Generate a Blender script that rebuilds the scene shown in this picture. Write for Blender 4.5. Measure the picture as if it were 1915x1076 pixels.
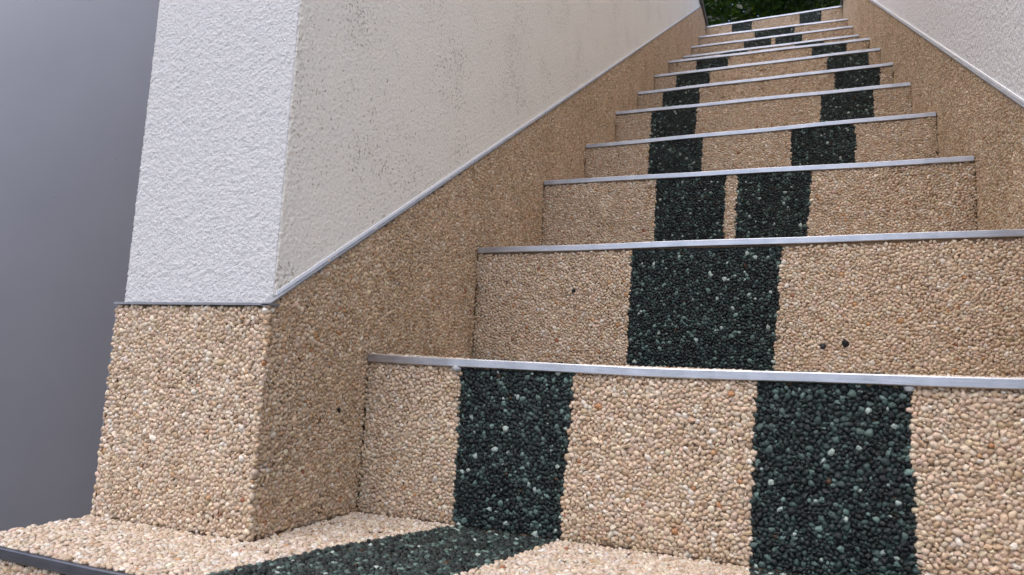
import bpy, bmesh, math, random
import numpy as np
from mathutils import Vector, Matrix, Euler

for o in list(bpy.data.objects):
    bpy.data.objects.remove(o, do_unlink=True)
scene = bpy.context.scene
COL = scene.collection

# ------------------------------------------------------------------ camera, sky, sun, exposure
cam_d = bpy.data.cameras.new('camera')
cam = bpy.data.objects.new('camera', cam_d)
COL.objects.link(cam)
CR = Vector((0.9265, 0.3735, 0.0462)).normalized()
CF = Vector((-0.3763, 0.9181, 0.1244)).normalized()
CU = CR.cross(CF).normalized()
CR = CF.cross(CU).normalized()
CPOS = Vector((0.4287, -0.6389, 0.1529))
cam.matrix_world = Matrix(((CR.x, CU.x, -CF.x, CPOS.x), (CR.y, CU.y, -CF.y, CPOS.y), (CR.z, CU.z, -CF.z, CPOS.z), (0, 0, 0, 1)))
FPX = 1281.0
cam_d.sensor_width = 36.0
cam_d.lens = 36.0 * FPX / 1915.0
cam_d.clip_start = 0.01
cam_d.clip_end = 2000.0
cam_d.dof.use_dof = True
cam_d.dof.focus_distance = 1.0
cam_d.dof.aperture_fstop = 16.0
scene.camera = cam

SUN_EL, SUN_AZ = math.radians(71), math.radians(203)     # azimuth from +Y: the bright part of a veiled sky lies in front of the stairs
world = bpy.data.worlds.new('World')
scene.world = world
world.use_nodes = True
wn = world.node_tree
bg = wn.nodes['Background']
sky = wn.nodes.new('ShaderNodeTexSky')
sky.sky_type = 'NISHITA'
sky.sun_disc = False
sky.sun_elevation = SUN_EL
sky.sun_rotation = SUN_AZ
sky.air_density = 0.7
sky.dust_density = 3.0
sky.ozone_density = 0.6
wn.links.new(sky.outputs[0], bg.inputs[0])
bg.inputs[1].default_value = 0.15
sun_d = bpy.data.lights.new('sun', 'SUN')
sun_d.energy = 0.85
sun_d.angle = math.radians(70)
sun_d.color = (1.0, 0.97, 0.93)
sun = bpy.data.objects.new('sun', sun_d)
COL.objects.link(sun)
sdir = Vector((math.sin(SUN_AZ) * math.cos(SUN_EL), math.cos(SUN_AZ) * math.cos(SUN_EL), math.sin(SUN_EL)))
sun.rotation_euler = (-sdir).to_track_quat('-Z', 'Y').to_euler()
sun.location = (-3, -6, 12)
vs = scene.view_settings
vs.view_transform = 'Standard'
vs.look = 'None'
vs.exposure = 1.22
vs.gamma = 1.0
vs.use_curve_mapping = False
scene.cycles.max_bounces = 10
scene.cycles.diffuse_bounces = 8
scene.cycles.adaptive_threshold = 0.02

# ------------------------------------------------------------------ measured sizes
W = 0.6866            # clear width between the pebble faces of the two walls
YP = -0.1587          # front face of the wall end
T = 0.1942            # wall thickness
TOPZ = 2.122          # top of the walls
YEND = 3.12
NH = 0.0086           # height of the metal nosing
#        y      z left  z right
NOS = [(-0.270, 0.000, 0.000), (0.0, 0.1675, 0.1700), (0.266, 0.3349, 0.3391), (0.540, 0.5154, 0.5091), (0.806, 0.6745, 0.6808),
       (1.078, 0.8566, 0.8554), (1.342, 1.0213, 1.0239), (1.600, 1.1880, 1.1891), (1.870, 1.3628, 1.3545), (2.250, 1.5597, 1.5571),
       (2.495, 1.7225, 1.7195), (2.760, 1.9035, 1.8916), (3.055, 2.1083, 2.1171)]
# dark stripes on each riser: (top x0, top x1, bottom x0, bottom x1)
STR = {1: [(.113, .235, .114, .226), (.401, .518, .396, .520)],
       2: [(.230, .419, .226, .409)],
       3: [(.211, .328, .206, .322), (.347, .462, .341, .451)],
       4: [(.145, .258, .140, .252), (.432, .549, .428, .545)],
       5: [(.095, .211, .087, .200), (.500, .611, .490, .609)],
       6: [(.077, .183, .071, .181), (.546, .655, .536, .656)],
       7: [(.075, .185, .072, .185), (.540, .655, .533, .651)],
       8: [(.106, .220, .098, .214), (.503, .614, .500, .612)],
       9: [(.153, .266, .150, .266), (.449, .560, .449, .560)],
       10: [(.236, .353, .232, .353), (.371, .482, .371, .482)],
       11: [(.272, .454, .268, .449)],
       12: [(.140, .242, .134, .242), (.480, .585, .478, .585)]}


def zL(y): return 0.305 + 0.635 * y      # top of the pebble dado, left wall
def zR(y): return 0.2985 + 0.639 * y     # right wall


def sag(k, s):
    return -0.0042 * 4 * (s / W) * (1 - s / W) if k == 1 else 0.0


def nz(k, s):
    y, a, b = NOS[k]
    return a + (b - a) * s / W + sag(k, s)


# ------------------------------------------------------------------ helpers
def tag(o, label=None, cat=None, group=None, kind=None):
    for key, v in (('label', label), ('category', cat), ('group', group), ('kind', kind)):
        if v:
            o[key] = v
    return o


def empty(name, loc=(0, 0, 0)):
    o = bpy.data.objects.new(name, None)
    o.location = loc
    o.empty_display_size = 0.1
    COL.objects.link(o)
    return o


def mesh_obj(name, verts, faces, mat, parent=None, smooth=False):
    me = bpy.data.meshes.new(name)
    me.from_pydata([tuple(v) for v in verts], [], [tuple(f) for f in faces])
    me.validate()
    bm = bmesh.new()
    bm.from_mesh(me)
    bmesh.ops.recalc_face_normals(bm, faces=bm.faces)
    bm.to_mesh(me)
    bm.free()
    if smooth:
        me.shade_smooth()
    if mat:
        me.materials.append(mat)
    o = bpy.data.objects.new(name, me)
    COL.objects.link(o)
    o.parent = parent
    return o


def box_vf(x0, x1, y0, y1, z0, z1, base=0):
    v = [(x0, y0, z0), (x1, y0, z0), (x1, y1, z0), (x0, y1, z0), (x0, y0, z1), (x1, y0, z1), (x1, y1, z1), (x0, y1, z1)]
    f = [(0, 1, 2, 3), (4, 7, 6, 5), (0, 4, 5, 1), (1, 5, 6, 2), (2, 6, 7, 3), (3, 7, 4, 0)]
    return v, [tuple(i + base for i in q) for q in f]


def prism_x(poly_yz, x0, x1):
    n = len(poly_yz)
    v = [(x0, y, z) for y, z in poly_yz] + [(x1, y, z) for y, z in poly_yz]
    f = [tuple(range(n)), tuple(range(n, 2 * n))] + [(i, (i + 1) % n, n + (i + 1) % n, n + i) for i in range(n)]
    return v, f


def sweep(section, path, frames):
    """section: list of (a,b); frames: list of (A,B) unit vectors per path point; closed section, capped ends."""
    v, f = [], []
    n = len(section)
    for p, (A, B) in zip(path, frames):
        for a, b in section:
            v.append(Vector(p) + Vector(A) * a + Vector(B) * b)
    for i in range(len(path) - 1):
        for j in range(n):
            f.append((i * n + j, i * n + (j + 1) % n, (i + 1) * n + (j + 1) % n, (i + 1) * n + j))
    f.append(tuple(range(n)))
    f.append(tuple(range((len(path) - 1) * n, len(path) * n)))
    return v, f


# ------------------------------------------------------------------ materials
def new_mat(name):
    m = bpy.data.materials.new(name)
    m.use_nodes = True
    nt = m.node_tree
    b = nt.nodes['Principled BSDF']
    return m, nt, b


def nd(nt, t, **kw):
    n = nt.nodes.new(t)
    for k, v in kw.items():
        setattr(n, k, v)
    return n


def ramp(nt, src, stops):
    r = nd(nt, 'ShaderNodeValToRGB')
    el = r.color_ramp.elements
    while len(el) < len(stops):
        el.new(0.5)
    for e, (p, c) in zip(el, stops):
        e.position = p
        e.color = c if len(c) == 4 else (*c, 1)
    nt.links.new(src, r.inputs[0])
    return r


def coords(nt):
    return nd(nt, 'ShaderNodeTexCoord').outputs['Object']


def noise(nt, co, scale, detail=3, rough=0.5, dim='3D'):
    n = nd(nt, 'ShaderNodeTexNoise')
    n.inputs['Scale'].default_value = scale
    n.inputs['Detail'].default_value = detail
    n.inputs['Roughness'].default_value = rough
    nt.links.new(co, n.inputs['Vector'])
    return n


def math_n(nt, op, a, b=None, c=None):
    m = nd(nt, 'ShaderNodeMath', operation=op)
    for i, x in enumerate((a, b, c)):
        if x is None:
            continue
        if isinstance(x, (int, float)):
            m.inputs[i].default_value = x
        else:
            nt.links.new(x, m.inputs[i])
    return m.outputs[0]


def mix_col(nt, fac, a, b, blend='MIX'):
    m = nd(nt, 'ShaderNodeMix', data_type='RGBA', blend_type=blend)
    for i, x in ((0, fac), (6, a), (7, b)):
        if isinstance(x, (int, float)):
            m.inputs[i].default_value = x
        elif isinstance(x, tuple):
            m.inputs[i].default_value = x if len(x) == 4 else (*x, 1)
        else:
            nt.links.new(x, m.inputs[i])
    return m.outputs[2]


def bump(nt, h, strength, dist, b, prev=None):
    n = nd(nt, 'ShaderNodeBump')
    n.inputs['Strength'].default_value = strength
    n.inputs['Distance'].default_value = dist
    nt.links.new(h, n.inputs['Height'])
    if prev is not None:
        nt.links.new(prev, n.inputs['Normal'])
    nt.links.new(n.outputs[0], b.inputs['Normal'])
    return n.outputs[0]


def mat_pebble():
    m, nt, b = new_mat('pebble_stone')
    at = nd(nt, 'ShaderNodeAttribute', attribute_type='INSTANCER', attribute_name='tint')
    co = coords(nt)
    n = noise(nt, co, 1.3, 3, 0.6)
    r = ramp(nt, n.outputs[0], [(0.3, (0.80, 0.78, 0.74)), (0.7, (1.12, 1.12, 1.12))])
    c = mix_col(nt, 1.0, at.outputs['Color'], r.outputs[0], 'MULTIPLY')
    nt.links.new(c, b.inputs['Base Color'])
    b.inputs['Roughness'].default_value = 0.48
    b.inputs['Specular IOR Level'].default_value = 0.42
    n2 = noise(nt, co, 3.5, 2, 0.5)
    bump(nt, n2.outputs[0], 0.25, 0.25, b)
    return m


def mat_bed(name, c1, c2):
    m, nt, b = new_mat(name)
    co = coords(nt)
    n = noise(nt, co, 260, 3, 0.6)
    r = ramp(nt, n.outputs[0], [(0.3, c1), (0.7, c2)])
    nt.links.new(r.outputs[0], b.inputs['Base Color'])
    b.inputs['Roughness'].default_value = 0.6
    v = nd(nt, 'ShaderNodeTexVoronoi')
    v.inputs['Scale'].default_value = 170
    nt.links.new(co, v.inputs['Vector'])
    bump(nt, v.outputs['Distance'], 0.8, 0.003, b)
    return m


def mat_stucco(name, base, pits=0.0, grain=230.0, gstr=0.6, dirt=0.05):
    m, nt, b = new_mat(name)
    co = coords(nt)
    big = noise(nt, co, 4.5, 4, 0.6)
    col = mix_col(nt, math_n(nt, 'MULTIPLY', big.outputs[0], dirt * 2), (*base, 1), (base[0] * .72, base[1] * .68, base[2] * .60, 1))
    n = noise(nt, co, grain, 4, 0.62)
    h = n.outputs[0]
    if pits > 0:
        # clusters of small dark trowel pits in an otherwise flattened plaster
        area = noise(nt, co, 9.0, 3, 0.55)
        am = ramp(nt, area.outputs[0], [(0.42, (0, 0, 0)), (0.68, (1, 1, 1))])
        mp = nd(nt, 'ShaderNodeMapping')
        mp.inputs['Scale'].default_value = (1, 1.0, 1.0)
        nt.links.new(co, mp.inputs[0])
        p = noise(nt, mp.outputs[0], 210.0, 2, 0.5)
        p2 = noise(nt, mp.outputs[0], 330.0, 1, 0.5)
        thr = math_n(nt, 'MULTIPLY_ADD', am.outputs[0], -0.125, 0.72)
        pit = math_n(nt, 'MULTIPLY', math_n(nt, 'SUBTRACT', p.outputs[0], thr), 14.0)
        thr2 = math_n(nt, 'MULTIPLY_ADD', am.outputs[0], -0.105, 0.72)
        pit2 = math_n(nt, 'MULTIPLY', math_n(nt, 'SUBTRACT', p2.outputs[0], thr2), 14.0)
        pm = nd(nt, 'ShaderNodeClamp')
        nt.links.new(math_n(nt, 'MAXIMUM', pit, pit2), pm.inputs[0])
        pmv = pm.outputs[0]
        col = mix_col(nt, math_n(nt, 'MULTIPLY', pmv, pits), col, (base[0] * .34, base[1] * .31, base[2] * .27, 1))
        h = math_n(nt, 'SUBTRACT', math_n(nt, 'MULTIPLY', h, 0.55), math_n(nt, 'MULTIPLY', pmv, 0.5))
    else:
        f = ramp(nt, n.outputs[0], [(0.30, (0.82, 0.81, 0.80)), (0.48, (1, 1, 1))])  # hollows of the grain darkened: their shade is put into the colour
        col = mix_col(nt, 1.0, col, f.outputs[0], 'MULTIPLY')
    nt.links.new(col, b.inputs['Base Color'])
    b.inputs['Roughness'].default_value = 0.85
    b.inputs['Specular IOR Level'].default_value = 0.25
    bump(nt, h, gstr, 0.0045, b)
    return m


def mat_metal(name, base, rough, metallic=1.0, streak=0.17):
    m, nt, b = new_mat(name)
    co = coords(nt)
    mp = nd(nt, 'ShaderNodeMapping')
    mp.inputs['Scale'].default_value = (1, 60, 60)
    nt.links.new(co, mp.inputs[0])
    n = noise(nt, mp.outputs[0], 26, 3, 0.6)
    n2 = noise(nt, co, 38, 4, 0.6)
    f = math_n(nt, 'ADD', math_n(nt, 'MULTIPLY', n.outputs[0], 0.5), math_n(nt, 'MULTIPLY', n2.outputs[0], 0.5))
    r = ramp(nt, f, [(0.32, tuple(c * (1 - streak * 2.2) for c in base)), (0.62, base)])
    nt.links.new(r.outputs[0], b.inputs['Base Color'])
    rr = math_n(nt, 'MULTIPLY_ADD', n2.outputs[0], 0.3, rough - 0.12)
    nt.links.new(rr, b.inputs['Roughness'])
    b.inputs['Metallic'].default_value = metallic
    bump(nt, n.outputs[0], 0.06, 0.001, b)
    return m


def mat_paint():
    m, nt, b = new_mat('smooth_grey_paint')
    co = coords(nt)
    n = noise(nt, co, 6, 4, 0.55)
    r = ramp(nt, n.outputs[0], [(0.3, (0.31, 0.31, 0.34)), (0.7, (0.335, 0.333, 0.363))])
    mp = nd(nt, 'ShaderNodeMapping')
    mp.inputs['Scale'].default_value = (1, 1, 2.6)
    nt.links.new(co, mp.inputs[0])
    s = noise(nt, mp.outputs[0], 58, 3, 0.7)
    s2 = noise(nt, co, 7.3, 1, 0.5)
    k = math_n(nt, 'MULTIPLY', math_n(nt, 'GREATER_THAN', s.outputs[0], 0.735), math_n(nt, 'GREATER_THAN', s2.outputs[0], 0.5))
    c = mix_col(nt, math_n(nt, 'MULTIPLY', k, 0.6), r.outputs[0], (0.06, 0.06, 0.07, 1))
    nt.links.new(c, b.inputs['Base Color'])
    b.inputs['Roughness'].default_value = 0.62
    n3 = noise(nt, co, 90, 3, 0.6)
    bump(nt, n3.outputs[0], 0.05, 0.001, b)
    return m


def mat_simple(name, c1, c2, scale, rough=0.8, bstr=0.3, bdist=0.01):
    m, nt, b = new_mat(name)
    co = coords(nt)
    n = noise(nt, co, scale, 5, 0.6)
    r = ramp(nt, n.outputs[0], [(0.3, c1), (0.7, c2)])
    nt.links.new(r.outputs[0], b.inputs['Base Color'])
    b.inputs['Roughness'].default_value = rough
    bump(nt, n.outputs[0], bstr, bdist, b)
    return m


def mat_leaf():
    m, nt, b = new_mat('leaf_green')
    at = nd(nt, 'ShaderNodeAttribute', attribute_type='GEOMETRY', attribute_name='leafcol')
    r = ramp(nt, at.outputs['Fac'], [(0.0, (0.010, 0.022, 0.006)), (0.65, (0.028, 0.052, 0.010)), (1.0, (0.19, 0.24, 0.035))])
    nt.links.new(r.outputs[0], b.inputs['Base Color'])
    b.inputs['Roughness'].default_value = 0.45
    tr = nd(nt, 'ShaderNodeBsdfTranslucent')
    nt.links.new(mix_col(nt, 1.0, r.outputs[0], (1.3, 1.5, 0.5, 1), 'MULTIPLY'), tr.inputs[0])
    mx = nd(nt, 'ShaderNodeMixShader')
    mx.inputs[0].default_value = 0.4
    nt.links.new(b.outputs[0], mx.inputs[1])
    nt.links.new(tr.outputs[0], mx.inputs[2])
    nt.links.new(mx.outputs[0], nt.nodes['Material Output'].inputs[0])
    return m


M_PEB = mat_pebble()
M_BED = mat_bed('resin_bed', (0.24, 0.155, 0.09), (0.40, 0.27, 0.165))
M_DBED = mat_bed('dark_resin_bed', (0.006, 0.008, 0.009), (0.014, 0.018, 0.018))
M_STU = mat_stucco('white_stucco', (0.63, 0.615, 0.60), 0.0, 420.0, 0.75, 0.04)
M_STUP = mat_stucco('rubbed_stucco', (0.85, 0.795, 0.69), 0.58, 260.0, 0.7, 0.07)  # paler, warmer base than the wall end: stairwell bounce light as colour
M_STUR = mat_stucco('grained_stucco', (0.86, 0.855, 0.86), 0.0, 170.0, 1.0, 0.05)  # paler base than the wall end: extra stairwell light put into colour
M_ALU = mat_metal('brushed_aluminium', (0.60, 0.615, 0.65), 0.42)
M_EDGE = mat_metal('dull_edge_metal', (0.26, 0.265, 0.28), 0.5, 0.3)
M_DULL = mat_metal('dark_aluminium', (0.13, 0.135, 0.155), 0.42)  # darker base colour for the lowest nosing
M_FLANGE = mat_metal('pale_flange', (0.86, 0.86, 0.87), 0.5, 0.0, 0.03)
M_COPE = mat_metal('dark_coping', (0.035, 0.032, 0.030), 0.4, 0.3)
M_COPE2 = mat_metal('grey_coping', (0.17, 0.165, 0.16), 0.45, 0.5)
M_PAINT = mat_paint()
M_GROUND = mat_simple('ground_gravel', (0.17, 0.16, 0.15), (0.27, 0.255, 0.235), 6.0)
M_LAWN = mat_simple('lawn', (0.035, 0.06, 0.015), (0.07, 0.11, 0.03), 9.0, 0.9, 0.6, 0.05)
M_BARK = mat_simple('bark', (0.035, 0.028, 0.022), (0.085, 0.068, 0.052), 14.0, 0.9, 0.7, 0.03)
M_LEAF = mat_leaf()
M_RESIN = mat_simple('clear_resin', (0.30, 0.31, 0.31), (0.42, 0.42, 0.41), 300, 0.3, 0.2, 0.001)

# ------------------------------------------------------------------ the ground and the terrace
v, f = box_vf(-400, 400, -400, 400, -1.17, -0.176)
tag(mesh_obj('ground', v, f, M_GROUND), kind='structure')
X1, X2 = -T - 0.16, W + T + 0.002
tv, tf = [], []
for bx in ((-60, X1, 0.97, 60), (X2, 60, -0.14, 60), (X1, X2, 4.32, 60)):
    a, b_ = box_vf(bx[0], bx[1], bx[2], bx[3], -0.9, 2.06, len(tv))
    tv += a
    tf += b_
tag(mesh_obj('terrace', tv, tf, M_LAWN), kind='structure')

# ------------------------------------------------------------------ pebbles: shapes, packing, scatter
rng = np.random.default_rng(7)
random.seed(7)


def pebble_mesh(i):
    r = np.random.default_rng(100 + i)
    seg, vs_, fs = 8, [], []
    ph = r.uniform(0, 6.28, 6)
    ang = i >= NVAR
    am = r.uniform(0.05, 0.17, 6) * (1.7 if ang else 1.0)
    if ang:
        seg = int(r.integers(5, 8))
    vs_.append((r.uniform(-.12, .12), r.uniform(-.12, .12), 1.0))
    for ring, (rad, h) in enumerate(((0.52, 0.84), (0.90, 0.42), (0.98, -0.12), (0.70, -0.62))):
        for s in range(seg):
            a = 2 * math.pi * s / seg + ring * 0.2
            k = 1 + am[0] * math.cos(2 * a + ph[0]) + am[1] * math.cos(3 * a + ph[1]) + 0.5 * am[2] * math.cos(5 * a + ph[2])
            hh = h + am[3] * 0.8 * math.cos(a + ph[3]) * (1 if ring < 2 else .3) + r.uniform(-.05, .05) * (2.6 if ang else 1)
            vs_.append((rad * k * math.cos(a), rad * k * math.sin(a), hh))
    for s in range(seg):
        fs.append((0, 1 + s, 1 + (s + 1) % seg))
    for ring in range(3):
        b0, b1 = 1 + ring * seg, 1 + (ring + 1) * seg
        for s in range(seg):
            fs.append((b0 + s, b1 + s, b1 + (s + 1) % seg, b0 + (s + 1) % seg))
    me = bpy.data.meshes.new('pebble')
    me.from_pydata(vs_, [], fs)
    if not ang:
        me.shade_smooth()
    me.materials.append(M_PEB)
    return me


NVAR, NANG = 14, 8          # rounded pebbles, broken angular ones
PEB = [pebble_mesh(i) for i in range(NVAR + NANG)]

TILE = 0.19


def make_tile():
    area = TILE * TILE
    rad = []
    tot = 0
    while tot < area * 0.93:
        x = float(np.clip(rng.normal(0.00222, 0.00064), 0.0011, 0.0040))
        rad.append(x)
        tot += math.pi * x * x
    rad = np.array(rad, np.float32)
    n = len(rad)
    P = rng.uniform(0, TILE, (n, 2)).astype(np.float32)
    RS = rad[:, None] + rad[None, :]
    np.fill_diagonal(RS, 0)
    for it in range(60):
        dx = P[:, None, 0] - P[None, :, 0]
        dy = P[:, None, 1] - P[None, :, 1]
        dx -= TILE * np.round(dx / TILE)
        dy -= TILE * np.round(dy / TILE)
        ii, jj = np.nonzero((np.abs(dx) < 0.01) & (np.abs(dy) < 0.01))
        ddx, ddy = dx[ii, jj], dy[ii, jj]
        rs = RS[ii, jj]
        for sub in range(1):
            d = np.sqrt(ddx * ddx + ddy * ddy) + 1e-7
            ov = np.clip(rs - d, 0, None)
            sx = np.bincount(ii, ddx / d * ov * 0.33, n)
            sy = np.bincount(ii, ddy / d * ov * 0.33, n)
        P = (P + np.stack([sx, sy], 1).astype(np.float32)) % TILE
    return P, rad


TP, TR = make_tile()
NCOL_L = np.array([(.60, .47, .345), (.66, .545, .42), (.52, .39, .275), (.70, .61, .50), (.58, .45, .35), (.47, .34, .225), (.56, .46, .36)])
NCOL_D = np.array([(.010, .016, .016), (.018, .027, .026), (.007, .010, .012), (.028, .042, .040), (.014, .020, .018)])


def light_cols(n):
    c = NCOL_L[rng.choice(len(NCOL_L), n, p=[.24, .2, .18, .08, .14, .08, .08])]
    c = c * rng.normal(1.0, 0.075, (n, 1)) * rng.normal(1.0, 0.02, (n, 3))
    u = rng.random(n)
    c[u < .009] = (.52, .31, .16)
    c[u < .004] = (.45, .23, .11)
    c[u < .0013] = (.32, .12, .06)
    k = (u > .972)
    c[k] = np.array((.72, .67, .60)) * rng.normal(1, .04, (k.sum(), 1))
    return np.clip(c * np.array((0.99, 0.953, 0.90)), 0.01, 0.9)


def dark_cols(n):
    c = NCOL_D[rng.choice(len(NCOL_D), n)] * rng.normal(1.0, 0.25, (n, 1)).clip(.4, 2)
    u = rng.random(n)
    k = u < .30
    c[k] = np.array((.055, .085, .080)) * rng.uniform(.6, 1.5, (k.sum(), 1))
    k = u < .11
    c[k] = np.array((.17, .225, .21)) * rng.uniform(.6, 1.6, (k.sum(), 1))
    c[u < .018] = (.68, .70, .68)
    c[(u > .995)] = (.09, .035, .012)
    return np.clip(c * np.array((.50, .58, .53)), 0.002, 0.9)


def pack(u0, u1, v0, v1):
    """packed points (u, v, radius) over a rectangle, from the periodic tile at a random offset and flip"""
    P = TP.copy()
    if rng.random() < .5:
        P[:, 0] = TILE - P[:, 0]
    if rng.random() < .5:
        P = P[:, ::-1]
    off = rng.uniform(0, TILE, 2)
    P = (P + off) % TILE
    out = []
    for i in range(int(math.ceil((u1 - u0) / TILE))):
        for j in range(int(math.ceil((v1 - v0) / TILE))):
            q = np.column_stack([P[:, 0] + u0 + i * TILE, P[:, 1] + v0 + j * TILE, TR])
            out.append(q[(q[:, 0] < u1) & (q[:, 1] < v1)])
    return np.concatenate(out)


def vnoise(x, y, z, cell, seed):
    """smooth value noise on numpy arrays"""
    r = np.random.default_rng(seed).random((32, 32, 32))
    X, Y, Z = x / cell, y / cell, z / cell
    i, j, k = np.floor(X).astype(int), np.floor(Y).astype(int), np.floor(Z).astype(int)
    fx, fy, fz = X - i, Y - j, Z - k
    fx, fy, fz = [t * t * (3 - 2 * t) for t in (fx, fy, fz)]
    out = 0
    for a in (0, 1):
        for b in (0, 1):
            for c in (0, 1):
                w = (fx if a else 1 - fx) * (fy if b else 1 - fy) * (fz if c else 1 - fz)
                out = out + w * r[(i + a) % 32, (j + b) % 32, (k + c) % 32]
    return out


class Cloud:
    def __init__(self):
        self.pos, self.rot, self.scl, self.col, self.nrm, self.var = [], [], [], [], [], []

    def add(self, pos, N, U, rad, col, proud=0.0, angular=0.40):
        """pos: on the finished face; N outward normal; U in-plane axis"""
        n = len(pos)
        if n == 0:
            return
        N, U = Vector(N).normalized(), Vector(U).normalized()
        V = N.cross(U)
        B = Matrix((U, V, N)).transposed()
        asp = rng.uniform(0.84, 1.22, n)
        thick = rng.uniform(0.55, 1.0, n)
        spin = rng.uniform(0, 6.283, n)
        tilt = rng.normal(0, 0.22, (n, 2))
        dep = rng.normal(0, 0.00036, n) + proud
        nn = np.array(N)
        for i in range(n):
            r = rad[i] * 1.13
            m = B @ Euler((tilt[i, 0], tilt[i, 1], spin[i])).to_matrix()
            e = m.to_euler()
            self.rot.append((e.x, e.y, e.z))
            self.scl.append((r * asp[i], r / asp[i], r * thick[i]))
            self.pos.append(pos[i] + nn * (dep[i] - r * thick[i] * 0.82))
        self.col.extend(col)
        self.nrm.extend([nn] * n)
        self.var.extend(np.where(rng.random(n) < angular, rng.integers(NVAR, NVAR + NANG, n), rng.integers(0, NVAR, n)))


def project(P):
    d = P - np.array(CPOS)
    w = d @ np.array(CF)
    u = 957.5 + FPX * (d @ np.array(CR)) / w
    v_ = 538 - FPX * (d @ np.array(CU)) / w
    return u, v_, w


INDIV = []          # pebble objects; the first NVAR also serve as the shapes of the scatter


def individuals(clouds, parents, count, extra=None):
    """turn the COUNT pebbles that show largest into objects of their own and drop them from their cloud"""
    cand = []
    for ci, c in enumerate(clouds):
        P = np.array(c.pos)
        if len(P) == 0:
            continue
        u, v_, w = project(P)
        N = np.array(c.nrm)
        face = -((P - np.array(CPOS)) * N).sum(1) / np.linalg.norm(P - np.array(CPOS), axis=1)
        S = np.array(c.scl)
        size = np.where((u > 4) & (u < 1911) & (v_ > 4) & (v_ < 1072) & (w > 0) & (face > 0.12), np.sqrt(S[:, 0] * S[:, 1] * face) / np.maximum(w, .01), 0)
        for i in np.argsort(-size)[:count]:
            cand.append((size[i], ci, int(i)))
    cand.sort(reverse=True)
    drop = {}
    for s, ci, i in cand[:count]:
        c = clouds[ci]
        o = bpy.data.objects.new('pebble', PEB[int(c.var[i])])
        COL.objects.link(o)
        o.parent = parents[ci]
        o.location = c.pos[i]
        o.rotation_euler = c.rot[i]
        o.scale = c.scl[i]
        o['tint'] = [float(x) for x in c.col[i]]
        INDIV.append(o)
        drop.setdefault(ci, set()).add(i)
    for ci, s in drop.items():
        c = clouds[ci]
        keep = [i for i in range(len(c.pos)) if i not in s]
        for a in ('pos', 'rot', 'scl', 'col', 'nrm', 'var'):
            L = getattr(c, a)
            setattr(c, a, [L[i] for i in keep])


_group = None


def scatter_group():
    global _group
    if _group:
        return _group
    g = bpy.data.node_groups.new('pebble_scatter', 'GeometryNodeTree')
    g.interface.new_socket('Geometry', in_out='INPUT', socket_type='NodeSocketGeometry')
    g.interface.new_socket('Geometry', in_out='OUTPUT', socket_type='NodeSocketGeometry')
    gi, go = g.nodes.new('NodeGroupInput'), g.nodes.new('NodeGroupOutput')
    iop = g.nodes.new('GeometryNodeInstanceOnPoints')
    jn = g.nodes.new('GeometryNodeJoinGeometry')
    first = {}
    for o in INDIV:
        first.setdefault(o.data.name, o)
    src = [first[PEB[i].name] for i in range(NVAR + NANG)]
    for o in reversed(src):
        oi = g.nodes.new('GeometryNodeObjectInfo')
        oi.transform_space = 'ORIGINAL'
        oi.inputs['Object'].default_value = o
        oi.inputs['As Instance'].default_value = True
        g.links.new(oi.outputs['Geometry'], jn.inputs[0])

    def attr(name, typ):
        a = g.nodes.new('GeometryNodeInputNamedAttribute')
        a.data_type = typ
        a.inputs['Name'].default_value = name
        return a.outputs['Attribute']
    e2r = g.nodes.new('FunctionNodeEulerToRotation')
    g.links.new(attr('erot', 'FLOAT_VECTOR'), e2r.inputs[0])
    g.links.new(gi.outputs[0], iop.inputs['Points'])
    g.links.new(jn.outputs[0], iop.inputs['Instance'])
    iop.inputs['Pick Instance'].default_value = True
    g.links.new(attr('pick', 'INT'), iop.inputs['Instance Index'])
    g.links.new(e2r.outputs[0], iop.inputs['Rotation'])
    g.links.new(attr('pscale', 'FLOAT_VECTOR'), iop.inputs['Scale'])
    g.links.new(iop.outputs[0], go.inputs[0])
    _group = g
    return g


def cloud_obj(name, c, parent):
    n = len(c.pos)
    if n == 0:
        return None
    me = bpy.data.meshes.new(name)
    me.vertices.add(n)
    me.vertices.foreach_set('co', np.array(c.pos, np.float32).ravel())
    for nm, typ, data, key in (('erot', 'FLOAT_VECTOR', c.rot, 'vector'), ('pscale', 'FLOAT_VECTOR', c.scl, 'vector'), ('tint', 'FLOAT_VECTOR', c.col, 'vector')):
        a = me.attributes.new(nm, typ, 'POINT')
        a.data.foreach_set(key, np.array(data, np.float32).ravel())
    a = me.attributes.new('pick', 'INT', 'POINT')
    a.data.foreach_set('value', np.array(c.var, np.int32))
    me.materials.append(M_PEB)
    o = bpy.data.objects.new(name, me)
    COL.objects.link(o)
    o.parent = parent
    md = o.modifiers.new('scatter', 'NODES')
    md.node_group = scatter_group()
    o['kind'] = 'stuff'
    return o


# ------------------------------------------------------------------ the staircase
stairs = empty('staircase', (0, 0, 0))
tag(stairs, 'narrow pebble covered staircase with dark winding stripes and metal nosings between two white walls', 'staircase', kind='thing')


def halves(st, bottom):
    out = []
    for s in st:
        out.append((s[2], s[3]) if bottom else (s[0], s[1]))
    if len(out) == 1:
        a, b = out[0]
        out = [(a, (a + b) / 2), ((a + b) / 2, b)]
    return out


def tread_stripes(k):
    """[(x0,x1 at the nosing), (x0,x1 at the next riser)] for tread k"""
    if k == 0:
        return [((.036, .160), (.119, .226)), ((.430, .555), (.397, .520))]
    a = halves(STR[k], False)
    if k == 12:
        return [(a[0], (.10, .20)), (a[1], (.53, .63))]
    b = halves(STR[k + 1], True)
    return list(zip(a, b))


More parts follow.
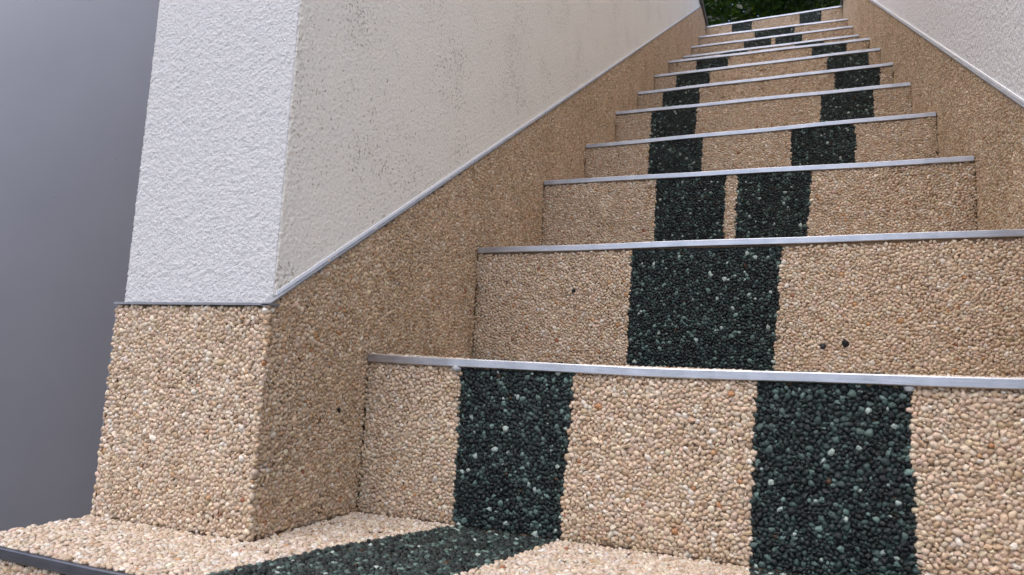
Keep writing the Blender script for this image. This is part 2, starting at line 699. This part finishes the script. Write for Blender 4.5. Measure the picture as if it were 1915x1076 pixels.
step_objs, clouds, cl_parent, cl_name = [], [], [], []
for k in range(0, 13):
    y, zl, zr = NOS[k]
    yn = NOS[k + 1][0] if k < 12 else 4.3
    zb = -0.17 if k == 0 else NOS[k - 1][1]
    zbr = -0.17 if k == 0 else NOS[k - 1][2]
    x0, x1 = (-T, W + T) if k == 0 else (0.0, W)
    # body: a little behind the finished pebble faces
    g = 0.0045
    nseg = 8
    bv, bf = [], []
    for i in range(nseg + 1):
        s = x0 + (x1 - x0) * i / nseg
        sc = min(max(s, 0), W)
        zt = nz(k, sc) - g
        zbm = (-0.19 if k == 0 else nz(k - 1, sc) - 0.03)
        bv += [(s, y + g, zbm), (s, y + g, zt), (s, yn + 0.03, zt), (s, yn + 0.03, zbm)]
    for i in range(nseg):
        for j in range(4):
            bf.append((i * 4 + j, i * 4 + (j + 1) % 4, i * 4 + 4 + (j + 1) % 4, i * 4 + 4 + j))
    bf += [(0, 1, 2, 3), tuple(nseg * 4 + j for j in range(4))]
    st = mesh_obj('step', bv, bf, M_BED, stairs)
    step_objs.append(st)
    # nosing bar, slightly wavy like a hand-fixed strip
    xa, xb = (-T + .001, W + T - .001) if k == 0 else (0.0012, W - 0.0012)
    npt = 15
    path, frames = [], []
    for i in range(npt):
        s = xa + (xb - xa) * i / (npt - 1)
        sc = min(max(s, 0), W)
        wob = 0.0005 * math.sin(s * 17 + k * 2.1) + 0.0003 * math.sin(s * 41 + k)
        path.append((s, y - 0.0012 + wob, nz(k, sc) + 0.0004 * math.sin(s * 23 + k * 3.7)))
        frames.append(((0, 1, 0), (0, 0, 1)))
    c = 0.0009
    sec = [(0, -NH + c), (0, -c), (c, 0), (0.0032, 0), (0.0032, -0.0022), (0.0075, -0.0022), (0.0075, -NH), (c, -NH)]
    v, f = sweep(sec, path, frames)
    no = mesh_obj('nosing', v, f, M_ALU if k else M_DULL, st)

    lc, dc = Cloud(), Cloud()
    # riser pebbles
    hgt = max(zl - zb, zr - zbr) - NH
    q = pack(x0 - .001, x1 + .001, 0.0, hgt)
    sx = q[:, 0]
    sc = np.clip(sx, 0, W)
    zlo = (np.full_like(sc, -0.17) if k == 0 else np.array([nz(k - 1, s) for s in sc]))
    zhi = np.array([nz(k, s) for s in sc]) - NH - 0.0012
    zz = zlo + q[:, 1]
    ok = (zz < zhi - q[:, 2] * .55) & (sx > x0 - q[:, 2] * .1) & (sx < x1 + q[:, 2] * .1)
    q, sx, zz, zlo, zhi = q[ok], sx[ok], zz[ok], zlo[ok], zhi[ok]
    dark = np.zeros(len(q), bool)
    if k in STR:
        t = np.clip((zz - zlo) / np.maximum(zhi - zlo, .01), 0, 1)
        for (a0, a1, b0, b1) in STR[k]:
            e0, e1 = b0 + (a0 - b0) * t, b1 + (a1 - b1) * t
            dark |= (sx > e0 + 0.0005 * np.sin(zz * 90 + k)) & (sx < e1 + 0.0005 * np.sin(zz * 70 + 2 * k))
    pos = np.column_stack([sx, np.full(len(q), y + 0.0008), zz])
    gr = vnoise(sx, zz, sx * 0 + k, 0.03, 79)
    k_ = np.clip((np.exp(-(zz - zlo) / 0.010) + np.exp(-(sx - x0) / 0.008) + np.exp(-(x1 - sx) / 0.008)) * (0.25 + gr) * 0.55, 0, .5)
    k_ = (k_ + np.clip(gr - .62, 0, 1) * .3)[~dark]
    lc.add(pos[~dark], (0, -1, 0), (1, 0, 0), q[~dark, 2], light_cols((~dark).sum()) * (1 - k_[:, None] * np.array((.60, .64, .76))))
    dc.add(pos[dark], (0, -1, 0), (1, 0, 0), q[dark, 2], dark_cols(dark.sum()), 0.0, 0.75)
    if k <= 5:
        q2 = pack(x0 + .002, x1 - .002, 0.0, hgt - .002)
        s2 = q2[:, 0]
        z2 = (-0.17 if k == 0 else np.array([nz(k - 1, min(max(s, 0), W)) for s in s2])) + q2[:, 1]
        dk = np.zeros(len(q2), bool)
        for (a0, a1, b0, b1) in STR.get(k, []):
            t2 = np.clip(q2[:, 1] / hgt, 0, 1)
            dk |= (s2 > b0 + (a0 - b0) * t2) & (s2 < b1 + (a1 - b1) * t2)
        pos2 = np.column_stack([s2, np.full(len(q2), y + 0.0008), z2])
        lc.add(pos2[~dk], (0, -1, 0), (1, 0, 0), q2[~dk, 2] * .9, light_cols((~dk).sum()), -0.0011)
        dc.add(pos2[dk], (0, -1, 0), (1, 0, 0), q2[dk, 2] * .9, dark_cols(dk.sum()), -0.0011, 0.75)
    # tread pebbles
    q = pack(x0 + .001, x1 - .001, y + 0.0045, yn if k < 12 else 4.25)
    sx, yy = q[:, 0], q[:, 1]
    ok = (sx > x0 + q[:, 2] * .6) & (sx < x1 - q[:, 2] * .6) & (yy < yn - .001)
    if k == 0:
        ok &= ~((yy > YP + .001) & ((sx < .001) | (sx > W - .001)))
    q, sx, yy = q[ok], sx[ok], yy[ok]
    zz = np.array([nz(k, min(max(s, 0), W)) for s in sx])
    dark = np.zeros(len(q), bool)
    t = (yy - y) / (yn - y)
    tst = tread_stripes(k)
    for (a, b) in tst:
        bow = 0.010 * 4 * t * (1 - t) * (-1 if k == 0 else 0)
        dark |= (sx > a[0] + (b[0] - a[0]) * t + bow) & (sx < a[1] + (b[1] - a[1]) * t - bow * .4)
    pos = np.column_stack([sx, yy, zz + 0.0004])
    lc.add(pos[~dark], (0, 0, 1), (1, 0, 0), q[~dark, 2], light_cols((~dark).sum()) * np.array((0.88, 0.94, 1.03)))  # bluish skylight on the treads put into the pebble tint
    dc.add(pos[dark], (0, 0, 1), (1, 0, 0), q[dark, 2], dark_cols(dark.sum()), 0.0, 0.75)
    # dark resin bed below the stripes, just proud of the step's own bed
    sv, sf = [], []
    if k in STR:
        for (a0, a1, b0, b1) in STR[k]:
            n0 = len(sv)
            zt_, zb_ = nz(k, (a0 + a1) / 2) - NH - .001, nz(k - 1, (b0 + b1) / 2)
            for yy_ in (y + g - 0.0008, y + g + 0.002):
                sv += [(b0, yy_, zb_), (b1, yy_, zb_), (a1, yy_, zt_), (a0, yy_, zt_)]
            sf += [tuple(i + n0 for i in qd) for qd in ((0, 1, 2, 3), (4, 7, 6, 5), (0, 4, 5, 1), (1, 5, 6, 2), (2, 6, 7, 3), (3, 7, 4, 0))]
    for (a, b) in tst:
        n0 = len(sv)
        zs_ = [nz(k, a[0]), nz(k, a[1]), nz(k, b[1]), nz(k, b[0])]
        for dz in (0.0008, -0.002):
            sv += [(a[0], y + .008, zs_[0] - g + dz), (a[1], y + .008, zs_[1] - g + dz), (b[1], yn, zs_[2] - g + dz), (b[0], yn, zs_[3] - g + dz)]
        sf += [tuple(i + n0 for i in qd) for qd in ((0, 1, 2, 3), (4, 7, 6, 5), (0, 4, 5, 1), (1, 5, 6, 2), (2, 6, 7, 3), (3, 7, 4, 0))]
    for i in range(0, len(sv), 8):
        mesh_obj('stripe_bed', sv[i:i + 8], [tuple(j - i for j in qd) for qd in sf[i // 8 * 6:i // 8 * 6 + 6]], M_DBED, st)
    clouds += [lc, dc]
    cl_parent += [st, st]
    cl_name += ['light_pebbles', 'dark_pebbles']

# a few odd stones that the photograph shows: dark chips in the second riser, a pale lump of resin under the first nosing
for (px, pz) in ((.4877, .2084), (.4655, .2014), (.1513, .2739)):
    c = clouds[4]
    P = np.array(c.pos)
    d = (P[:, 0] - px) ** 2 + (P[:, 2] - pz) ** 2 + ((P[:, 1] - .2665) * 2) ** 2
    i = int(np.argmin(d))
    c.col[i] = np.array((.010, .012, .014))
    c.scl[i] = tuple(1.25 * t for t in c.scl[i])
    c.pos[i] = c.pos[i] + np.array((0, -.0009, 0))

# ------------------------------------------------------------------ the two stair walls
def stucco_shell(name, path, zb, dense_rows, mats, parent, seed, side_from):
    """rendered plaster skin: columns follow PATH [(x, y, nx, ny, amp)], rows from zb(i) up to the wall top, relief pushed out of the plane"""
    rows = [i * 0.0014 for i in range(dense_rows)]
    top = rows[-1]
    nrow_c = 14
    n, V = len(path), []
    R = len(rows) + nrow_c
    X = np.zeros((n, R)); Y = np.zeros((n, R)); Z = np.zeros((n, R)); NX = np.zeros((n, R)); NY = np.zeros((n, R)); A = np.zeros((n, R))
    for i, (x, y, nx, ny, amp) in enumerate(path):
        b = zb(i)
        span = TOPZ - b
        sc = 1.0 if span > top * 1.3 else span / (top * 1.3)
        zz = [b + r * sc for r in rows]
        zz += [zz[-1] + (TOPZ - zz[-1]) * (j + 1) / nrow_c for j in range(nrow_c)]
        X[i], Y[i], Z[i], NX[i], NY[i], A[i] = x, y, zz, nx, ny, amp
    h = 0.35 * vnoise(X, Y, Z, 0.0027, seed) + 0.65 * vnoise(X, Y, Z, 0.0016, seed + 1) + 0.08 * vnoise(X, Y, Z, 0.011, seed + 2) - 0.6
    fade = np.clip((len(rows) + 2 - np.arange(R)) / 60.0, 0.12, 1.0)[None, :]
    A = A * fade
    X = X + NX * h * A
    Y = Y + NY * h * A
    V = np.stack([X, Y, Z], -1).reshape(-1, 3)
    F, mi = [], []
    for i in range(n - 1):
        for j in range(R - 1):
            F.append((i * R + j, (i + 1) * R + j, (i + 1) * R + j + 1, i * R + j + 1))
            mi.append(0 if i < side_from else 1)
    me = bpy.data.meshes.new(name)
    me.from_pydata(V.tolist(), [], F)
    for m in mats:
        me.materials.append(m)
    me.polygons.foreach_set('material_index', mi)
    me.shade_smooth()
    o = bpy.data.objects.new(name, me)
    COL.objects.link(o)
    o.parent = parent
    return o


def stair_wall(side, label, zline, mats):
    """side -1: wall on the left of the flight, +1: on the right (mirrored in plan)"""
    root = empty('stair_wall', (-T / 2 if side < 0 else W + T / 2, YP, -0.17))
    root_loc = root.location.copy()
    tag(root, label, 'wall', kind='thing')
    kids = []

    def X(d):            # d: distance out of the flight, 0 = pebble face, grows into the wall
        return -d if side < 0 else W + d
    yc = (TOPZ - zline(0)) / (zline(1) - zline(0))      # where the dado line reaches the wall top
    # core and pebble-bearing dado body
    v, f = prism_x([(YP + .018, -.17), (YEND - .002, -.17), (YEND - .002, TOPZ - .004), (YP + .018, TOPZ - .004)], X(T - .004), X(0.013))
    kids.append(mesh_obj('core', v, f, M_STU))
    v, f = prism_x([(YP + .0045, -.168), (YEND, -.168), (YEND, TOPZ - .002), (yc, TOPZ - .002), (YP + .0045, zline(YP) - .002)], X(T - .001), X(0.0045))
    dado = mesh_obj('dado', v, f, M_BED)
    kids.append(dado)
    # plaster skin: front of the wall end, rounded arris, then up the flight
    yf, xs = YP + 0.010, 0.005
    rr = 0.0022
    path = []
    nfront = 134
    x_out = T - 0.0006
    # outer return so that the arris has a real edge
    for i in range(6):
        path.append((x_out, yf + 0.012 - i * 0.0022, 1.0, 0.0, 0.0006))
    for i in range(nfront):
        d = x_out - (x_out - xs - rr) * i / (nfront - 1)
        path.append((d, yf, 0.0 if i else .7, -1.0, 0.0016))
    for i in range(1, 6):
        a = math.pi / 2 * i / 6
        path.append((xs + rr - rr * math.sin(a), yf + rr - rr * math.cos(a), -math.sin(a), -math.cos(a), 0.0016))
    side_from = len(path) - 3
    yy = yf + rr
    stepy = 0.0014
    while yy < yc - 0.03:
        fade = max(0.0, 1 - (yy - yf) / 0.035)
        path.append((xs, yy, -1.0, 0.0, 0.0004 + 0.0012 * fade))
        if fade <= 0:
            stepy = min(stepy * 1.25, 0.12)
        yy += stepy
    path.append((xs, yc - 0.004, -1, 0, 0.0003))
    zb = [(zline(YP) if i < side_from else zline(min(max(p[1], YP), yc))) + 0.0012 for i, p in enumerate(path)]
    wp = [(X(p[0]), p[1], (p[2] if side < 0 else -p[2]) * -1, p[3], p[4]) for p in path]
    kids.append(stucco_shell('plaster', wp, lambda i: zb[i], 250, mats, None, 11 if side < 0 else 31, side_from))
    # dark edge strip between plaster and pebbles: front, then raking up the flight
    zf = zline(YP)
    v, f = box_vf(min(X(T), X(-0.001)), max(X(T), X(-0.001)), YP - 0.0010, YP + 0.012, zf - 0.0012, zf + 0.0010)
    kids.append(mesh_obj('edge_strip', v, f, M_EDGE))
    yA, yB = YP - 0.001, yc - 0.002
    v, f = prism_x([(yA, zline(yA) - .0010), (yB, zline(yB) - .0010), (yB, zline(yB) + .0006), (yA, zline(yA) + .0006)], X(-0.0008), X(0.008))
    kids.append(mesh_obj('edge_strip', v, f, M_EDGE))
    yA = YP + 0.013
    v, f = prism_x([(yA, zline(yA) + .0010), (yB, zline(yB) + .0010), (yB, zline(yB) + .0048), (yA, zline(yA) + .0048)], X(0.0040), X(0.009))
    kids.append(mesh_obj('plaster_bead', v, f, M_FLANGE))
    # upright edge strip at the outer arris of the pebble end
    xa, xb = sorted((X(T + .0003), X(T - .0010)))
    v, f = box_vf(xa, xb, YP + 0.0028, YP + 0.012, 0.002, zf - 0.0018)
    kids.append(mesh_obj('edge_strip', v, f, M_EDGE))
    # coping: dark outer angle and grey inner lip along the wall top
    xa, xb = sorted((X(T + .004), X(0.004)))
    v, f = box_vf(xa, xb, YP - 0.004, YEND + .02, TOPZ + .001, TOPZ + .024)
    cp = mesh_obj('coping', v, f, M_COPE)
    xa, xb = sorted((X(0.0035), X(-0.010)))
    v, f = box_vf(xa, xb, YP - 0.004, YEND + .02, TOPZ + .003, TOPZ + .020)
    lip = mesh_obj('coping_lip', v, f, M_COPE2)
    lip.parent = cp
    kids.append(cp)
    # pebbles: flight side and wall end
    cl = Cloud()
    q = pack(YP + .001, YEND, 0.0, TOPZ)
    yy, zz = q[:, 0], q[:, 1]
    zlow = np.full(len(q), 0.0)
    for k in range(1, 13):
        zlow = np.where(yy > NOS[k][0] + .004, NOS[k][1 if side < 0 else 2], zlow)
    zhi = np.minimum(np.array([zline(t) for t in yy]) - 0.0010, TOPZ - .001)
    ok = (zz > zlow - .001) & (zz < zhi - q[:, 2] * .4) & (yy > YP + q[:, 2] * .5)
    q = q[ok]
    pos = np.column_stack([np.full(len(q), X(0.0006)), q[:, 0], q[:, 1]])
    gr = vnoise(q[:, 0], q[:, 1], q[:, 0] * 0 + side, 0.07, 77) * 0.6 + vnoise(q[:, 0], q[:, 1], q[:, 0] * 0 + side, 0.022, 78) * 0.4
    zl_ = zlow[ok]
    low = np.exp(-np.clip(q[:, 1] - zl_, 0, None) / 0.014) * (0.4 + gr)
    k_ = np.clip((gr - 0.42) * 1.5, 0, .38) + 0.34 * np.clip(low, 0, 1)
    cl.add(pos, (1 if side < 0 else -1, 0, 0), (0, 1, 0), q[:, 2], light_cols(len(q)) * np.array((1.04, .975, .88) if side < 0 else (1.0, .985, .95)) * (1 - .5 * k_[:, None] * np.array((.56, .62, .78))))  # flight-side tint carries warm bounce light as colour
    q = q[q[:, 0] < 1.2]
    q2 = pack(YP + .002, 1.2, 0.0, 1.1)
    zl2 = np.full(len(q2), 0.0)
    for k in range(1, 13):
        zl2 = np.where(q2[:, 0] > NOS[k][0] + .004, NOS[k][1 if side < 0 else 2], zl2)
    q2 = q2[(q2[:, 1] > zl2 - .001) & (q2[:, 1] < np.array([zline(t) for t in q2[:, 0]]) - .004)]
    cl.add(np.column_stack([np.full(len(q2), X(0.0006)), q2[:, 0], q2[:, 1]]), (1 if side < 0 else -1, 0, 0), (0, 1, 0), q2[:, 2] * .9, light_cols(len(q2)), -0.0011)
    q2 = pack(0.003, T - .004, 0.0, zf - .005)
    cl.add(np.column_stack([np.array([X(d) for d in q2[:, 0]]), np.full(len(q2), YP + .0006), q2[:, 1]]), (0, -1, 0), (1, 0, 0), q2[:, 2] * .9, light_cols(len(q2)), -0.0011)
    q = pack(0.0, T, -0.0, zf - .002)
    ok = (q[:, 0] > q[:, 2] * .5) & (q[:, 0] < T - .0006 - q[:, 2] * .3) & (q[:, 1] < zf - .0012 - q[:, 2] * .6)
    q = q[ok]
    pos = np.column_stack([np.array([X(d) for d in q[:, 0]]), np.full(len(q), YP + .0006), q[:, 1]])
    cl.add(pos, (0, -1, 0), (1, 0, 0), q[:, 2], light_cols(len(q)))
    for o in kids:
        o.parent = root
        o.matrix_parent_inverse = Matrix.Translation(-root_loc)
    return root, root_loc, dado, cl


wl, wl_loc, dado_l, cl_l = stair_wall(-1, 'white plastered wall with pebble base whose bright square end stands beside the grey wall', zL, [M_STU, M_STUP])
wr, wr_loc, dado_r, cl_r = stair_wall(1, 'grained white wall with raking pebble base along the right edge of the stairs', zR, [M_STU, M_STUR])
# one pebble of the left base blackened: a hole's shade put into its colour
P = np.array(cl_l.pos)
i = int(np.argmin((P[:, 1] + .0419) ** 2 + (P[:, 2] - .1103) ** 2 + ((P[:, 0] + .0005) * 2) ** 2))
cl_l.col[i] = np.array((.006, .006, .006))
cl_l.pos[i] = cl_l.pos[i] + np.array((.0006, 0, 0))

individuals(clouds, cl_parent, 300)
individuals([cl_l], [dado_l], 300)
for o in INDIV:
    if o.parent == dado_l:
        o.matrix_parent_inverse = Matrix.Translation(-wl_loc) @ Matrix.Identity(4)
        o.matrix_parent_inverse = Matrix.Identity(4)
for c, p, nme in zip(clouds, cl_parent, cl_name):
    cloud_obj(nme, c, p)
cloud_obj('light_pebbles', cl_l, dado_l)
cloud_obj('light_pebbles', cl_r, dado_r)


def lump(name, loc, s, mat, parent, seed):
    bm = bmesh.new()
    bmesh.ops.create_icosphere(bm, subdivisions=3, radius=1)
    r = random.Random(seed)
    ph = [r.uniform(0, 6) for _ in range(4)]
    for v_ in bm.verts:
        k = 1 + .14 * math.sin(3 * v_.co.x + ph[0]) + .12 * math.sin(4 * v_.co.z + ph[1]) + .06 * math.sin(7 * v_.co.y + ph[2])
        v_.co = Vector((v_.co.x * s[0] * k, v_.co.y * s[1] * k, v_.co.z * s[2] * k)) + Vector(loc)
    me = bpy.data.meshes.new(name)
    bm.to_mesh(me)
    bm.free()
    me.shade_smooth()
    me.materials.append(mat)
    o = bpy.data.objects.new(name, me)
    COL.objects.link(o)
    o.parent = parent
    return o


lump('resin_lump', (0.1085, 0.0005, 0.1562), (0.0062, 0.0028, 0.0040), M_RESIN, step_objs[1], 3)
lump('resin_lump', (0.5175, 0.0016, 0.1555), (0.0050, 0.0020, 0.0022), M_RESIN, step_objs[1], 8)

# ------------------------------------------------------------------ the grey wall set back beside the flight
gw = empty('grey_wall', (-1.6, 0.3, -.17))
tag(gw, 'smooth grey painted wall set back beside the bright wall end with a few small scuffs', 'wall', kind='thing')
gp = [(-4.2, 0.10)] + [(-1.06 + 0.60 * math.sin(a), 0.70 - 0.60 * math.cos(a)) for a in [math.radians(t) for t in range(0, 93, 3)]] + [(-0.46, 0.95), (-4.2, 0.95)]
for nm, z0, z1, grow, mt in (('wall_face', -0.174, TOPZ, 0.0, M_PAINT), ('wall_cap', TOPZ + .002, TOPZ + .03, 0.012, M_COPE2)):
    n = len(gp)
    vv = [(x + (grow if x > -1 else 0), y - grow, z) for z in (z0, z1) for x, y in gp]
    ff = [tuple(range(n)), tuple(range(n, 2 * n))] + [(i, (i + 1) % n, n + (i + 1) % n, n + i) for i in range(n)]
    o = mesh_obj(nm, vv, ff, mt, None)
    if nm == 'wall_face':
        for p in o.data.polygons:
            p.use_smooth = len(p.vertices) == 4 and abs(p.normal.z) < .1 and p.normal.y < 0.2
    o.parent = gw
    o.matrix_parent_inverse = Matrix.Translation(-gw.location)


# ------------------------------------------------------------------ trees behind the top of the stairs
def tube(path, radii, seg=9):
    v, f = [], []
    for i, (p, r) in enumerate(zip(path, radii)):
        d = (path[min(i + 1, len(path) - 1)] - path[max(i - 1, 0)]).normalized()
        a = d.orthogonal().normalized()
        b = d.cross(a)
        for s in range(seg):
            t = 2 * math.pi * s / seg
            v.append(p + (a * math.cos(t) + b * math.sin(t)) * r)
    for i in range(len(path) - 1):
        for s in range(seg):
            f.append((i * seg + s, i * seg + (s + 1) % seg, (i + 1) * seg + (s + 1) % seg, (i + 1) * seg + s))
    f.append(tuple(range(seg)))
    f.append(tuple(range((len(path) - 1) * seg, len(path) * seg)))
    return v, f


def tree(loc, h, spread, zc, nleaf, label, seed, lsize=0.072):
    r = random.Random(seed)
    root = empty('leafy_tree', loc)
    tag(root, label, 'tree', 'trees behind the top of the stairs')
    pts = [Vector((0.06 * math.sin(i * 1.3 + seed), 0.05 * math.cos(i * 1.7 + seed), h * i / 8)) for i in range(9)]
    v, f = tube(pts, [0.12 * (1 - .75 * i / 8) for i in range(9)])
    mesh_obj('trunk', v, f, M_BARK, root, True)
    tips = []
    for b in range(16):
        z0 = h * r.uniform(.22, .92)
        i = min(int(z0 / h * 8), 7)
        p0 = pts[i].lerp(pts[i + 1], z0 / h * 8 - i)
        az = b * 2.4 + r.uniform(-.3, .3)
        L = spread * r.uniform(.6, 1.0)
        end = p0 + Vector((math.cos(az) * L, math.sin(az) * L, r.uniform(-.05, .45) * L))
        mid = p0.lerp(end, .5) + Vector((0, 0, .12 * L))
        path = [p0, p0.lerp(mid, .5) + Vector((0, 0, .03)), mid, mid.lerp(end, .5), end]
        v, f = tube(path, [.035, .03, .022, .014, .006], 6)
        mesh_obj('branch', v, f, M_BARK, root, True)
        tips += [mid, mid.lerp(end, .5), end, end]
    V, F, C = [], [], []
    for n in range(nleaf):
        if n % 4:
            t = r.choice(tips)
            p = t + Vector((r.gauss(0, .24), r.gauss(0, .24), r.gauss(0, .20)))
            cl_ = (math.sin(t.x * 9 + t.y * 7 + t.z * 5) + 1) / 2
        else:
            a, u = r.uniform(0, 6.283), r.uniform(-1, 1)
            rad = r.uniform(.2, 1) ** .5
            p = Vector((math.cos(a) * math.sqrt(1 - u * u) * spread * rad, math.sin(a) * math.sqrt(1 - u * u) * spread * rad, zc + u * (h - zc) * 1.05 * rad))
            cl_ = .4
        s = lsize * r.uniform(.6, 1.25)
        e = Euler((r.uniform(-.9, .9), r.uniform(-.9, .9), r.uniform(0, 6.28)))
        i0 = len(V)
        for q in ((-.5, 0, 0), (-.12, .26, .05), (.30, .19, .03), (.55, 0, -.06), (.30, -.19, .03), (-.12, -.26, .05)):
            w = Vector(q) * s
            w.rotate(e)
            V.append(p + w)
        F += [(i0, i0 + 1, i0 + 2, i0 + 3), (i0, i0 + 3, i0 + 4, i0 + 5)]
        c = min(max(.5 * cl_ + r.gauss(.22, .2), 0), 1)
        C += [c] * 6
    me = bpy.data.meshes.new('crown')
    me.from_pydata([tuple(p) for p in V], [], F)
    at = me.attributes.new('leafcol', 'FLOAT', 'POINT')
    at.data.foreach_set('value', C)
    me.materials.append(M_LEAF)
    o = bpy.data.objects.new('crown', me)
    COL.objects.link(o)
    o.parent = root
    o['kind'] = 'stuff'


tree((0.62, 7.2, 2.055), 4.6, 1.9, 2.5, 34000, 'dense green tree straight beyond the top step with a dark trunk', 1)
tree((-1.6, 8.6, 2.055), 5.2, 2.2, 2.9, 30000, 'dense green tree beyond the left side of the top step', 2)
tree((2.6, 9.0, 2.055), 5.0, 2.2, 2.8, 30000, 'dense green tree beyond the right side of the top step', 5)
tree((0.2, 11.0, 2.055), 6.2, 2.6, 3.4, 34000, 'tall green tree standing furthest behind the stairs', 9, 0.085)
